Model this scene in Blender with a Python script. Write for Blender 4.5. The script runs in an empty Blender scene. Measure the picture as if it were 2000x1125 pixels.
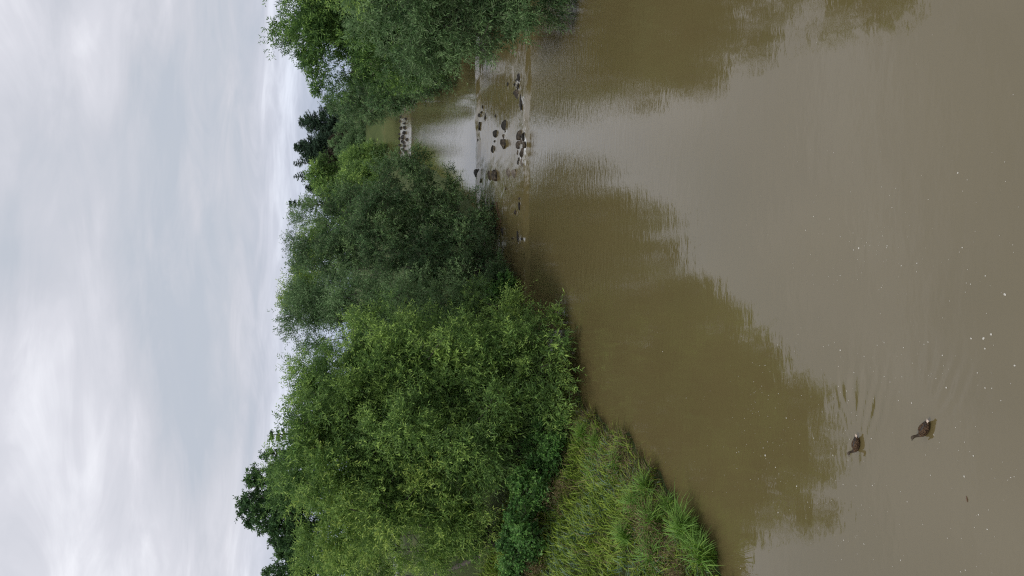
import bpy, math, random
import numpy as np
from mathutils import Vector, Matrix

sc = bpy.context.scene
# ------------------------------------------------------------------ camera (phone held sideways: the picture is rolled 90 degrees)
PITCH, FPX, CAM_Z = math.radians(11.68), 1500.0, 10.0
cam_d = bpy.data.cameras.new('camera')
cam = bpy.data.objects.new('camera', cam_d)
sc.collection.objects.link(cam)
cam_d.sensor_fit = 'HORIZONTAL'
cam_d.sensor_width = 36
cam_d.lens = 36 * FPX / 2000
cam_d.clip_start = 0.1
cam_d.clip_end = 6000
sn, cs = math.sin(PITCH), math.cos(PITCH)
right, up, back = Vector((0, -sn, -cs)), Vector((1, 0, 0)), Vector((0, -cs, sn))
cam.matrix_world = Matrix(((right.x, up.x, back.x, 0), (right.y, up.y, back.y, 0), (right.z, up.z, back.z, CAM_Z), (0, 0, 0, 1)))
sc.camera = cam

# ------------------------------------------------------------------ sky, sun, exposure
SUN_EL, SUN_AZ = math.radians(58), math.radians(215)      # azimuth clockwise from +Y
world = bpy.data.worlds.new('World')
sc.world = world
world.use_nodes = True
nt = world.node_tree
nt.nodes.clear()
N = nt.nodes.new
L_ = nt.links.new
out = N('ShaderNodeOutputWorld'); bg = N('ShaderNodeBackground'); bg.inputs['Strength'].default_value = 0.095
sky = N('ShaderNodeTexSky'); sky.sky_type = 'NISHITA'; sky.sun_disc = False
sky.sun_elevation = SUN_EL; sky.sun_rotation = SUN_AZ; sky.air_density = 1.0; sky.dust_density = 2.0
tc = N('ShaderNodeTexCoord')
sep = N('ShaderNodeSeparateXYZ'); L_(tc.outputs['Generated'], sep.inputs[0])
def wm(op, a, b=None, clamp=False):
    n = N('ShaderNodeMath'); n.operation = op; n.use_clamp = clamp
    for i, v in enumerate((a, b)):
        if v is None: continue
        if isinstance(v, (int, float)): n.inputs[i].default_value = v
        else: L_(v, n.inputs[i])
    return n.outputs[0]
zz = wm('ADD', wm('MAXIMUM', sep.outputs['Z'], 0.0), 0.17)
px_ = wm('DIVIDE', sep.outputs['X'], zz); py_ = wm('DIVIDE', sep.outputs['Y'], zz)
comb = N('ShaderNodeCombineXYZ'); L_(px_, comb.inputs[0]); L_(py_, comb.inputs[1])
def wnoise(scale, detail, rough, off, dist=0.0, ys=1.0):
    m = N('ShaderNodeMapping'); m.inputs['Location'].default_value = off
    m.inputs['Scale'].default_value = (1, ys, 1)
    L_(comb.outputs[0], m.inputs[0])
    n = N('ShaderNodeTexNoise'); L_(m.outputs[0], n.inputs['Vector'])
    n.inputs['Scale'].default_value = scale; n.inputs['Detail'].default_value = detail
    n.inputs['Roughness'].default_value = rough; n.inputs['Distortion'].default_value = dist
    return n.outputs['Fac']
def wramp(fac, stops):
    r = N('ShaderNodeValToRGB'); L_(fac, r.inputs[0])
    e = r.color_ramp.elements
    while len(e) < len(stops): e.new(0.5)
    for el, (p, c) in zip(e, stops): el.position = p; el.color = (*c, 1)
    return r.outputs[0]
n1 = wnoise(0.75, 5, 0.52, (3.1, 1.7, 0), 0.5, 1.15)
n2 = wnoise(2.2, 7, 0.6, (7.3, 2.2, 4), 0.8, 1.5)
cmix = wm('ADD', wm('MULTIPLY', n1, 0.72), wm('MULTIPLY', n2, 0.28))
cloud = wramp(cmix, [(0.37, (5.2, 5.6, 6.3)), (0.46, (5.95, 6.15, 6.8)), (0.54, (6.9, 7.0, 7.65)), (0.63, (9.0, 9.1, 9.7))])
gap = wramp(wm('ADD', cmix, wm('MULTIPLY', wm('MAXIMUM', sep.outputs['Z'], 0.0), 0.6)), [(0.38, (0.62,) * 3), (0.56, (1, 1, 1))])
# thin blue shows through most near the skyline
mx = N('ShaderNodeMix'); mx.data_type = 'RGBA'
sg = N('ShaderNodeSeparateColor'); L_(gap, sg.inputs[0]); L_(sg.outputs[0], mx.inputs['Factor'])
hz = N('ShaderNodeMix'); hz.data_type = 'RGBA'; hz.inputs['Factor'].default_value = 0.75
L_(sky.outputs[0], hz.inputs['A']); hz.inputs['B'].default_value = (5.3, 5.75, 6.6, 1)
L_(hz.outputs['Result'], mx.inputs['A']); L_(cloud, mx.inputs['B'])
low = N('ShaderNodeMix'); low.data_type = 'RGBA'; low.blend_type = 'MULTIPLY'
L_(wm('MULTIPLY', wm('SUBTRACT', 1.0, wm('MULTIPLY', wm('MAXIMUM', sep.outputs['Z'], 0.0), 7.0), True), 1.0), low.inputs['Factor'])
L_(mx.outputs['Result'], low.inputs['A']); low.inputs['B'].default_value = (.68, .77, .90, 1)
L_(low.outputs['Result'], bg.inputs['Color']); L_(bg.outputs[0], out.inputs[0])

sun_d = bpy.data.lights.new('sun', 'SUN'); sun_d.energy = 1.5; sun_d.angle = math.radians(14); sun_d.color = (1, 0.96, 0.9)
sun = bpy.data.objects.new('sun', sun_d); sc.collection.objects.link(sun)
sdir = Vector((math.sin(SUN_AZ) * math.cos(SUN_EL), math.cos(SUN_AZ) * math.cos(SUN_EL), math.sin(SUN_EL)))
sun.rotation_euler = sdir.to_track_quat('Z', 'Y').to_euler()
sun.location = sdir * 60
sc.view_settings.view_transform = 'Standard'; sc.view_settings.look = 'None'
sc.view_settings.gamma = 1; sc.view_settings.use_curve_mapping = False
sc.view_settings.exposure = 0.12
sc.cycles.filter_width = 1.2; sc.cycles.use_denoising = False
sc.cycles.max_bounces = 8; sc.cycles.transparent_max_bounces = 8
sc.cycles.caustics_reflective = False; sc.cycles.caustics_refractive = False

rng = np.random.default_rng(7)
random.seed(5)
C = sc.collection

# ------------------------------------------------------------------ helpers
def P(px, py, Y):
    """world point that lies in depth Y (metres ahead) on the line of sight noted in the survey of the photo"""
    cx, cy = (px - 1000) / FPX, (562.5 - py) / FPX
    t = Y / (cs - cx * sn)
    return np.array((cy * t, Y, CAM_Z + t * (-sn - cx * cs)))
def G(px, py, W=0.0):
    cx, cy = (px - 1000) / FPX, (562.5 - py) / FPX
    t = (W - CAM_Z) / (-sn - cx * cs)
    return cy * t, (cs - cx * sn) * t
def tag(o, label=None, cat=None, group=None, kind=None):
    for k, v in (('label', label), ('category', cat), ('group', group), ('kind', kind)):
        if v: o[k] = v
    return o
def empty(name, loc, rz=0):
    o = bpy.data.objects.new(name, None); C.objects.link(o); o.location = loc; o.rotation_euler = (0, 0, rz)
    o.empty_display_size = 0.2
    return o
def mesh_obj(name, V, F, mat, parent=None, smooth=False, attr=None, loc=None):
    """V (n,3), F (m,k) int array of equal-sized faces, or list of such arrays"""
    me = bpy.data.meshes.new(name)
    Fs = F if isinstance(F, list) else [F]
    Fs = [np.asarray(f, dtype=np.int32) for f in Fs if len(f)]
    V = np.asarray(V, dtype=np.float32)
    me.vertices.add(len(V)); me.vertices.foreach_set('co', V.ravel())
    nl = sum(f.size for f in Fs); npoly = sum(len(f) for f in Fs)
    me.loops.add(nl); me.loops.foreach_set('vertex_index', np.concatenate([f.ravel() for f in Fs]))
    me.polygons.add(npoly)
    tot = np.concatenate([np.full(len(f), f.shape[1], dtype=np.int32) for f in Fs])
    st = np.concatenate(([0], np.cumsum(tot)[:-1])).astype(np.int32)
    me.polygons.foreach_set('loop_start', st)
    me.polygons.foreach_set('use_smooth', np.full(npoly, smooth))
    for k, a in (attr or {}).items():
        at = me.attributes.new(k, 'FLOAT', 'POINT'); at.data.foreach_set('value', np.asarray(a, dtype=np.float32))
    me.update(calc_edges=True); me.validate()
    for m in (mat if isinstance(mat, list) else [mat]): me.materials.append(m)
    o = bpy.data.objects.new(name, me); C.objects.link(o)
    if parent: o.parent = parent
    if loc is not None: o.location = loc
    return o
def norm(a): return a / np.maximum(np.linalg.norm(a, axis=-1, keepdims=True), 1e-9)
def rdir(n): return norm(rng.normal(size=(n, 3)))
_h = rng.uniform(0, 6.28, (24, 3)); _k = rng.normal(size=(24, 3))
def vnoise(p, scale):
    """cheap smooth pseudo noise, about -1..1"""
    q = np.asarray(p) * scale
    s = 0
    for i in range(12):
        s = s + np.sin(q @ _k[i] * 1.7 + _h[i, 0]) * np.sin(q @ _k[i + 12] + _h[i, 1])
    return s / 5.0
def tube(path, radii, n=6):
    path = np.asarray(path, float); m = len(path)
    t = norm(np.gradient(path, axis=0))
    ref = np.array((0.31, 0.17, 0.93)); a = norm(np.cross(t, ref)); b = np.cross(t, a)
    ang = np.linspace(0, 2 * np.pi, n, endpoint=False)
    V = path[:, None] + (a[:, None] * np.cos(ang)[None, :, None] + b[:, None] * np.sin(ang)[None, :, None]) * np.asarray(radii)[:, None, None]
    i = np.arange(m - 1)[:, None] * n; j = np.arange(n)[None]
    F = np.stack((i + j, i + (j + 1) % n, i + n + (j + 1) % n, i + n + j), -1).reshape(-1, 4)
    return V.reshape(-1, 3), F
def join(parts):
    Vs, Fs, o = [], [], 0
    for V, F in parts:
        Vs.append(V); Fs.append(F + o); o += len(V)
    return np.concatenate(Vs), np.concatenate(Fs)

# ------------------------------------------------------------------ materials
def new_mat(name):
    m = bpy.data.materials.new(name); m.use_nodes = True
    return m, m.node_tree, m.node_tree.nodes['Principled BSDF']
def ramp(t, fac, stops):
    r = t.nodes.new('ShaderNodeValToRGB'); t.links.new(fac, r.inputs[0]); e = r.color_ramp.elements
    while len(e) < len(stops): e.new(0.5)
    for el, (p, c) in zip(e, stops): el.position = p; el.color = (*c, 1)
    return r.outputs[0]
def noise(t, scale, detail=4, rough=0.55, vec=None, sc3=None, coord='Object', rot=None):
    tcn = t.nodes.new('ShaderNodeTexCoord'); v = vec or tcn.outputs[coord]
    if sc3:
        mp = t.nodes.new('ShaderNodeMapping'); mp.inputs['Scale'].default_value = sc3; t.links.new(v, mp.inputs[0]); v = mp.outputs[0]
        if rot: mp.inputs['Rotation'].default_value = rot
    n = t.nodes.new('ShaderNodeTexNoise'); n.inputs['Scale'].default_value = scale; n.inputs['Detail'].default_value = detail
    n.inputs['Roughness'].default_value = rough; t.links.new(v, n.inputs['Vector'])
    return n.outputs['Fac']
def attr(t, name):
    a = t.nodes.new('ShaderNodeAttribute'); a.attribute_name = name; return a.outputs['Fac']
def tmath(t, op, a, b=None, clamp=False):
    n = t.nodes.new('ShaderNodeMath'); n.operation = op; n.use_clamp = clamp
    for i, v in enumerate((a, b)):
        if v is None: continue
        if isinstance(v, (int, float)): n.inputs[i].default_value = v
        else: t.links.new(v, n.inputs[i])
    return n.outputs[0]
def tmix(t, fac, a, b):
    n = t.nodes.new('ShaderNodeMix'); n.data_type = 'RGBA'
    for k, v in (('Factor', fac), ('A', a), ('B', b)):
        if isinstance(v, tuple): n.inputs[k].default_value = (*v, 1)
        elif isinstance(v, (int, float)): n.inputs[k].default_value = v
        else: t.links.new(v, n.inputs[k])
    return n.outputs['Result']
def leaf_mat(name, dark, mid, light, under, transl=0.3, rough=0.55, spec=0.22):
    m, t, b = new_mat(name)
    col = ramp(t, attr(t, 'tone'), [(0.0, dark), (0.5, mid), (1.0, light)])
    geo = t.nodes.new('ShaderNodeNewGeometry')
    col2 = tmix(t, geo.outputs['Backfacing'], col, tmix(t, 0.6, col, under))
    t.links.new(col2, b.inputs['Base Color']); b.inputs['Roughness'].default_value = rough
    b.inputs['Specular IOR Level'].default_value = spec
    tr = t.nodes.new('ShaderNodeBsdfTranslucent'); t.links.new(col, tr.inputs['Color'])
    ms = t.nodes.new('ShaderNodeMixShader'); ms.inputs[0].default_value = transl
    t.links.new(b.outputs[0], ms.inputs[1]); t.links.new(tr.outputs[0], ms.inputs[2])
    t.links.new(ms.outputs[0], t.nodes['Material Output'].inputs[0])
    return m
M = {}
M['willow_yellow'] = leaf_mat('willow_yellow', (0.072, 0.139, 0.030), (0.211, 0.351, 0.078), (0.497, 0.623, 0.152), (0.199, 0.317, 0.112))
M['willow_green'] = leaf_mat('willow_green', (0.058, 0.126, 0.032), (0.165, 0.296, 0.074), (0.397, 0.565, 0.138), (0.200, 0.302, 0.122))
M['willow_deep'] = leaf_mat('willow_deep', (0.038, 0.096, 0.025), (0.101, 0.204, 0.050), (0.271, 0.424, 0.095), (0.132, 0.230, 0.095))
M['willow_grey'] = leaf_mat('willow_grey', (0.048, 0.105, 0.043), (0.116, 0.218, 0.085), (0.279, 0.421, 0.166), (0.247, 0.274, 0.172))
M['willow_silver'] = leaf_mat('willow_silver', (0.057, 0.119, 0.046), (0.138, 0.248, 0.097), (0.283, 0.427, 0.184), (0.274, 0.344, 0.195))
M['dark_broadleaf'] = leaf_mat('dark_broadleaf', (0.026, 0.072, 0.023), (0.055, 0.131, 0.037), (0.113, 0.209, 0.058), (0.130, 0.209, 0.101), .2)
M['shrub_green'] = leaf_mat('shrub_green', (0.046, 0.127, 0.031), (0.100, 0.243, 0.053), (0.231, 0.427, 0.098), (0.193, 0.292, 0.130), .25)
M['spruce'] = leaf_mat('spruce', (0.032, 0.066, 0.046), (0.059, 0.112, 0.067), (0.109, 0.174, 0.093), (0.082, 0.128, 0.077), .05, .7, .2)
M['spruce_brown'] = leaf_mat('spruce_brown', (0.039, 0.034, 0.023), (0.065, 0.055, 0.036), (0.111, 0.086, 0.052), (0.065, 0.052, 0.039), .05, .7, .2)
M['grass'] = leaf_mat('grass_blades', (0.104, 0.185, 0.025), (0.248, 0.393, 0.050), (0.669, 0.704, 0.117), (0.247, 0.342, 0.064), .25)
M['sedge'] = leaf_mat('sedge_blades', (0.076, 0.161, 0.029), (0.179, 0.353, 0.051), (0.420, 0.613, 0.097), (0.165, 0.297, 0.071), .25)
M['blue_grass'] = leaf_mat('blue_green_grass', (0.057, 0.122, 0.064), (0.122, 0.222, 0.122), (0.229, 0.343, 0.186), (0.229, 0.315, 0.229), .2)
M['dry'] = leaf_mat('dry_stalks', (.08, .06, .03), (.18, .14, .065), (.36, .30, .16), (.25, .19, .12), .15, .8, .1)

m, t, b = new_mat('bark'); M['bark'] = m
t.links.new(ramp(t, noise(t, 7, 6, .6, sc3=(3, 3, .6)), [(.3, (.035, .03, .024)), (.7, (.13, .115, .09))]), b.inputs['Base Color'])
b.inputs['Roughness'].default_value = .9
bp = t.nodes.new('ShaderNodeBump'); bp.inputs['Distance'].default_value = .03; t.links.new(noise(t, 20, 4, sc3=(3, 3, .5)), bp.inputs['Height']); t.links.new(bp.outputs[0], b.inputs['Normal'])

m, t, b = new_mat('meadow_soil'); M['ground'] = m
c1 = ramp(t, noise(t, .35, 6, .6), [(.3, (.05, .085, .028)), (.55, (.085, .12, .04)), (.75, (.15, .15, .065))])
c2 = ramp(t, noise(t, 9, 5, .7), [(.35, (.035, .028, .018)), (.6, (.10, .12, .045))])
t.links.new(tmix(t, .45, c1, c2), b.inputs['Base Color']); b.inputs['Roughness'].default_value = .95; b.inputs['Specular IOR Level'].default_value = .15
bp = t.nodes.new('ShaderNodeBump'); bp.inputs['Distance'].default_value = .08; t.links.new(noise(t, 12, 6, .7), bp.inputs['Height']); t.links.new(bp.outputs[0], b.inputs['Normal'])

m, t, b = new_mat('asphalt'); M['road'] = m
t.links.new(ramp(t, noise(t, 3, 8, .65), [(.3, (.17, .17, .175)), (.7, (.25, .25, .255))]), b.inputs['Base Color']); b.inputs['Roughness'].default_value = .85

# muddy river water: silt colour below, mirror-like surface above
m, t, b = new_mat('river_water'); M['water'] = m
silt = ramp(t, noise(t, .16, 5, .55, sc3=(1, .6, 1)), [(.3, (.116, .092, .039)), (.7, (.134, .107, .046))])
rip, fo = attr(t, 'ripple'), attr(t, 'foam')
ft = noise(t, 3.0, 8, .75, sc3=(1.0, 1.7, 1))
foam_glint = tmath(t, 'MULTIPLY', tmath(t, 'SUBTRACT', tmath(t, 'ADD', ft, fo), 0.80), 6.0, True)
foam_glint = tmath(t, 'MULTIPLY', foam_glint, tmath(t, 'MULTIPLY', fo, 25.0, True))
t.links.new(tmix(t, foam_glint, silt, (.72, .74, .76)), b.inputs['Base Color'])  # white covers real foam and the sky glints painted on the ramp
b.inputs['IOR'].default_value = 1.9
t.links.new(tmath(t, 'ADD', tmath(t, 'MULTIPLY', foam_glint, .5), .035), b.inputs['Roughness'])
big = noise(t, 1.0, 3, .5, sc3=(1.1, 2.1, 1))
mid_ = noise(t, 1.0, 3, .55, sc3=(1.5, 3.5, 1), rot=(0, 0, .12))
fine = noise(t, 1.0, 3, .6, sc3=(6, 11, 1), rot=(0, 0, -.1))
h = tmath(t, 'ADD', tmath(t, 'MULTIPLY', mid_, .021), tmath(t, 'MULTIPLY', fine, .003))
h = tmath(t, 'ADD', tmath(t, 'MULTIPLY', h, rip), tmath(t, 'MULTIPLY', big, .0065))
bp = t.nodes.new('ShaderNodeBump'); bp.inputs['Distance'].default_value = 1.0; bp.inputs['Strength'].default_value = 1.0
t.links.new(h, bp.inputs['Height']); t.links.new(bp.outputs[0], b.inputs['Normal'])

def rock_mat(name, c0, c1, c2, rough):
    m, t, b = new_mat(name)
    t.links.new(ramp(t, noise(t, 5, 8, .65), [(.3, c0), (.52, c1), (.72, c2)]), b.inputs['Base Color'])
    b.inputs['Roughness'].default_value = rough; b.inputs['Specular IOR Level'].default_value = .3
    bp = t.nodes.new('ShaderNodeBump'); bp.inputs['Distance'].default_value = .05; t.links.new(noise(t, 9, 8, .7), bp.inputs['Height']); t.links.new(bp.outputs[0], b.inputs['Normal'])
    return m
M['rock_dark'] = rock_mat('wet_dark_stone', (.008, .0075, .006), (.02, .017, .013), (.05, .042, .032), .6)
M['rock_brown'] = rock_mat('wet_brown_stone', (.012, .010, .007), (.045, .035, .024), (.14, .108, .075), .65)
M['rock_pale'] = rock_mat('pale_grey_stone', (.03, .026, .02), (.12, .10, .08), (.27, .235, .19), .75)

# ------------------------------------------------------------------ river course and terrain
LB = np.array([(-40, -13), (10, -9.6), (15, -8.9), (19.6, -7.95), (21.6, -7.1), (24, -6.4), (26.4, -5.6), (30.9, -5.5), (33, -5.0), (36, -3.8), (45, -1.2), (48, .6), (52, 2.8), (57.4, 6), (77, 11), (99, 15.8), (127, 20.8), (142, 24.0), (200, 34), (214, 37), (260, 44)])
RB = np.array([(-40, 18), (0, 17), (20, 16), (35, 15.2), (41, 16.2), (48, 17.5), (57, 18.7), (77, 23.2), (99, 26.5), (127, 32), (142, 34), (200, 48), (214, 53), (260, 70)])
def Lb(Y): return np.interp(Y, LB[:, 0], LB[:, 1]) + .22 * np.sin(Y * 1.9) * (np.asarray(Y) < 60) + .12 * np.sin(Y * 4.7 + 1)
def Rb(Y): return np.interp(Y, RB[:, 0], RB[:, 1]) + .25 * np.sin(Y * 1.3 + 2)
def Wl(Y): return np.interp(Y, [43.4, 44.2, 56.4, 57.4, 125, 126, 138, 139], [0, .16, .74, .9, .9, 1.02, 1.58, 1.7])
def ground_z(X, Y):
    X, Y = np.asarray(X, float), np.asarray(Y, float)
    s = np.maximum(np.maximum(Lb(Y) - X, X - Rb(Y)), np.where(Y > 217, (Y - 217) * .9, -99))
    w = Wl(Y)
    z = np.interp(s, [-6, -1.2, -.15, 0, .35, 2.5, 6, 12, 22, 60, 2000], [-1.2, -.7, -.15, 0, .22, 1.0, 2.7, 4.6, 5.0, 5.2, 9])
    far = np.clip((np.hypot(X, Y) - 300) / 2500, 0, 1)
    nz = vnoise(np.stack((X, Y, 0 * X), -1), .12) * .18 * np.clip(s, 0, 4) / 4 + vnoise(np.stack((X, Y, 0 * X), -1), .9) * .05 * np.clip(s, 0, 1)
    return w + z + nz + far * 6
ys = np.unique(np.concatenate((np.linspace(-60, 10, 30), np.arange(10, 60, .5), np.arange(60, 150, 1.5), np.arange(150, 260, 4), np.geomspace(260, 5000, 22))))
xs_l = np.concatenate((-np.geomspace(3000, 40, 18), -np.arange(38, 14, -1.5), -np.arange(14, 3, -.4)))
uu = np.concatenate((np.array([-3000, -1500, -800, -450, -260, -170, -110, -75, -52, -38, -30, -25, -21, -18, -15.5]), np.arange(-13.5, .9, .45), np.linspace(.12, .88, 14) * 0 + 0))
left_s = np.concatenate((np.array([3000, 1500, 800, 450, 260, 170, 110, 75, 52, 38, 30, 25, 21, 18, 15.5]), np.arange(13.5, 0, -.45), [0.0, -.15, -.6, -1.3, -2.5]))
right_s = left_s[::-1]
Yg = ys[:, None]
XL = Lb(Yg) - left_s[None]; XR = Rb(Yg) + right_s[None]
Xg = np.concatenate((XL, XR), 1); Yg2 = np.broadcast_to(Yg, Xg.shape)
Zg = ground_z(Xg, Yg2)
V = np.stack((Xg, Yg2, Zg), -1).reshape(-1, 3)
nr, nc = Xg.shape
def grid_faces(nr, nc):
    i = np.arange(nr - 1)[:, None] * nc; j = np.arange(nc - 1)[None]
    return np.stack((i + j, i + j + 1, i + nc + j + 1, i + nc + j), -1).reshape(-1, 4)
tag(mesh_obj('ground', V, grid_faces(nr, nc), M['ground'], smooth=True), kind='structure')

# boulders on the ramp: label, survey position, length across the river, depth and height in metres, stone
R1 = [
 ('pale-edged pinkish brown boulder near the right-hand willow, at the foot of the ramp', 1011, 186, 24, .8, .34, 'rock_brown'),
 ('low dark stone just below the pinkish brown boulder', 1020, 199, 36, .45, .2, 'rock_dark'),
 ('dark stone right of the pinkish brown boulder, towards the silvery willow', 1013, 168, 18, .6, .28, 'rock_dark'),
 ('long black wet stone at the foot of the ramp, nearest the silvery willow', 1015, 150, 22, .4, .2, 'rock_dark'),
 ('big tan boulder in the middle cluster at the foot of the ramp', 1024, 297, 28, .8, .36, 'rock_brown'),
 ('large grey-brown slab at the right end of the middle cluster', 1017, 262, 28, .8, .38, 'rock_brown'),
 ('dark slab in front of the middle cluster', 1028, 264, 26, .5, .26, 'rock_dark'),
 ('small white-topped stone in the centre of the middle cluster', 1023, 276, 12, .4, .34, 'rock_pale'),
 ('brown boulder at the back of the middle cluster', 1014, 286, 22, .6, .3, 'rock_brown'),
 ('jagged brown stone in front of the tan boulder in the middle cluster', 1029, 285, 18, .5, .25, 'rock_brown'),
 ('slim grey stone left of the middle cluster, barely out of the water', 1021, 319, 20, .4, .12, 'rock_pale'),
 ('wedge-shaped dark boulder standing alone in the middle of the ramp', 986, 244, 22, .9, .42, 'rock_dark'),
 ('two-toned boulder with a pale face beside the wedge-shaped one', 984, 279, 24, .9, .45, 'rock_brown'),
 ('tiny dark stone between the wedge-shaped and the two-toned boulder', 986, 257, 6, .3, .12, 'rock_dark'),
 ('oval black stone upstream of the wedge-shaped boulder', 967, 260, 18, .7, .34, 'rock_dark'),
 ('narrow dark stone left of the oval black one', 961, 289, 20, .5, .22, 'rock_dark'),
 ('tiny dark stone between the oval and the narrow dark ones', 965, 276, 6, .3, .14, 'rock_dark'),
 ('small black stone on the ramp, right of the oval black one', 966, 227, 8, .35, .16, 'rock_dark'),
 ('black stone lying on the upper lip of the ramp near its middle', 935, 247, 18, .5, .18, 'rock_dark'),
 ('thin dark stone just below the lip, right of the middle', 946, 228, 14, .35, .12, 'rock_dark'),
 ('small dark stone just below the lip, nearest the right bank', 939, 220, 7, .3, .15, 'rock_dark'),
 ('dark oval boulder at the left end of the lip', 931, 337, 20, .8, .3, 'rock_dark'),
 ('slim brown boulder below the left end of the lip', 955, 343, 21, .6, .26, 'rock_brown'),
 ('rough mossy brown boulder, largest of the left row on the ramp', 967, 341, 26, 1.0, .42, 'rock_brown'),
 ('smooth pale slab in the left row on the ramp', 993, 340, 24, .8, .34, 'rock_pale'),
 ('pale and black boulder at the near end of the left row', 1005, 340, 22, .6, .32, 'rock_pale'),
 ('pale stone among dark ones close to the dark round willow', 957, 405, 14, .5, .2, 'rock_pale'),
 ('dark stone beside the pale one close to the dark round willow', 961, 398, 16, .5, .18, 'rock_dark'),
 ('low black stone in the brown reflection at the foot of the ramp', 1015, 404, 20, .35, .16, 'rock_dark'),
 ('long dark stone under the dark round willow, in the shade', 981, 452, 22, .6, .26, 'rock_dark'),
 ('black sliver of stone at the far left foot of the ramp', 1012, 458, 24, .3, .12, 'rock_dark'),
 ('dark stone half hidden by the leaves of the dark round willow', 966, 450, 16, .6, .3, 'rock_dark'),
]
_rr = random.Random(3)
for _q in range(26):
    _py = _rr.uniform(150, 470); _px = _rr.choice((1014 + _rr.gauss(0, 5), _rr.uniform(940, 1012), 936 + _rr.gauss(0, 3)))
    R1.append(('small dark wet stone barely breaking the riffled water of the ramp', _px, _py, _rr.uniform(5, 13), _rr.uniform(.2, .4), _rr.uniform(.09, .2), _rr.choice(('rock_dark', 'rock_dark', 'rock_brown'))))
def ramp_level(px): return float(np.interp(px, [930, 938, 1018, 1030], [.9, .78, .16, 0]))
# water sheet
DUCKS = [(G(1810, 838), math.radians(180 - 34), .93), (G(1676, 868), math.radians(180 - 12), .88)]
ys = np.unique(np.round(np.concatenate((np.arange(-20, 9, .8), np.arange(9, 18, .055), np.arange(18, 30, .2), np.arange(30, 41, .18), np.arange(41, 60, .13), np.arange(60, 124, .6), np.arange(124, 142, .15), np.arange(142, 219, 1.0))), 3))
Yw = ys[:, None]
u = np.concatenate((np.arange(-.12, .0, .02), np.arange(0, .10, .004), np.arange(.10, .50, .0038), np.arange(.5, 1.12, .011)))[None]
Xw = Lb(Yw) + (Rb(Yw) - Lb(Yw)) * u
Yw2 = np.broadcast_to(Yw, Xw.shape)
jit = vnoise(np.stack((Xw, Yw2 * .4, 0 * Xw), -1), .9) * .7 + vnoise(np.stack((Xw, Yw2 * .4, 0 * Xw), -1), 3.1) * .16
Yj = Yw2 + jit * (np.abs(Yw2 - 50) < 13)
Zw = Wl(Yj)
p3 = np.stack((Xw, Yw2 * 1.8, 0 * Xw), -1)
onramp = np.clip((Yw2 - 43.2) / .8, 0, 1) * np.clip((57.6 - Yw2) / .5, 0, 1)
onramp2 = np.clip((Yw2 - 124.6) / .8, 0, 1) * np.clip((139.2 - Yw2) / .5, 0, 1)
Zw = Zw + onramp * (.010 * vnoise(p3, 1.5) + .002 * vnoise(p3 + 9, 3.3)) + onramp2 * .015 * vnoise(p3, 1.5)
for (dx, dy), hd, s_ in DUCKS:
    X_, Y_ = Xw - dx, Yw2 - dy
    fx, fy = math.cos(hd), math.sin(hd)
    ub = -(X_ * fx + Y_ * fy); vb = -X_ * fy + Y_ * fx
    wob = vnoise(np.stack((X_, Y_, 0 * X_), -1), 1.3)
    w2 = vnoise(np.stack((X_, Y_, 0 * X_), -1) + 7, 3.2)
    vb2 = vb + .16 * wob * np.clip(ub, 0, 1.5) + .03 * w2
    th = np.arctan2(vb2, ub + .7); rd = np.hypot(vb2, ub + .7)
    env = np.clip((ub + .15) / .5, 0, 1) * np.exp(-((rd - 1.0) / .8) ** 2) * np.exp(-(th / .42) ** 4)
    Zw = Zw + .0075 * rd * env * .8 * np.cos(th * 44 + wob * 2.5 + w2 * .8 + rd * 2.2) * np.clip(.75 + .8 * vnoise(np.stack((X_, Y_, 0 * X_), -1) + 5, 3.0), .1, 1.3)
    rr = np.hypot(X_ - fx * .22, Y_ - fy * .22)
    Zw = Zw + .004 * np.exp(-rr / .28) * np.cos(rr * 2 * np.pi / .16)
# a broad faint wash that reaches in from the right
wx, wy = 9.5, 10.2
rr = np.hypot(Xw - wx, Yw2 - wy)
Zw = Zw + .0035 * np.exp(-((rr - 4.2) / 1.5) ** 2) * np.cos(rr * 2 * np.pi / .42 + .5 * np.sin(np.arctan2(Yw2 - wy, Xw - wx) * 9)) * (Xw > 2)
ripple = np.interp(Yw2, [-20, 16, 24, 29, 34, 42, 43.5, 44.2, 57, 58, 61, 70, 100, 122, 126, 138, 142, 160, 215], [.03, .05, .22, .6, 1.0, 1.15, 1.0, .8, .8, .05, .12, .5, .5, .45, 1.2, 1.1, .15, .12, .12])
pn = vnoise(np.stack((Xw * 1.2, Yw2 * .6, 0 * Xw), -1), .35)
ripple = ripple * np.clip(1 + .6 * pn, .25, 1.8)
xr = (Xw - Lb(Yw2)) / (Rb(Yw2) - Lb(Yw2))
calm = 1 - .75 * np.clip((.30 - xr) / .15, 0, 1) * ((Yw2 > 58) & (Yw2 < 124)) - .55 * np.clip((.28 - xr) / .2, 0, 1) * (Yw2 < 43)
ripple = ripple * np.clip(calm, .1, 1)
foam = .155 * onramp + .05 * onramp * np.exp(-((Yj - 44.0) / .5) ** 2) * np.clip(.5 + pn * 2, 0, 1.4) + .03 * onramp * np.exp(-((Yj - 57.0) / .4) ** 2) + .25 * onramp2  # foam; over the ramp it also paints in silvery sky reflection
for _, px, py, l, *_r in R1:       # water breaks white round each boulder and runs off below it
    x, y = G(px, py, ramp_level(px)); hl = l * y / FPX / 2
    foam = foam + .09 * np.exp(-((Xw - x) / (hl + .15)) ** 2 - ((Yw2 - y + .25) / .55) ** 2)
W0 = np.stack((Xw, Yw2, Zw), -1).reshape(-1, 3)
tag(mesh_obj('river_water', W0, grid_faces(*Xw.shape), M['water'], smooth=True, attr={'ripple': ripple.ravel(), 'foam': foam.ravel()}), kind='structure')

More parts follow.
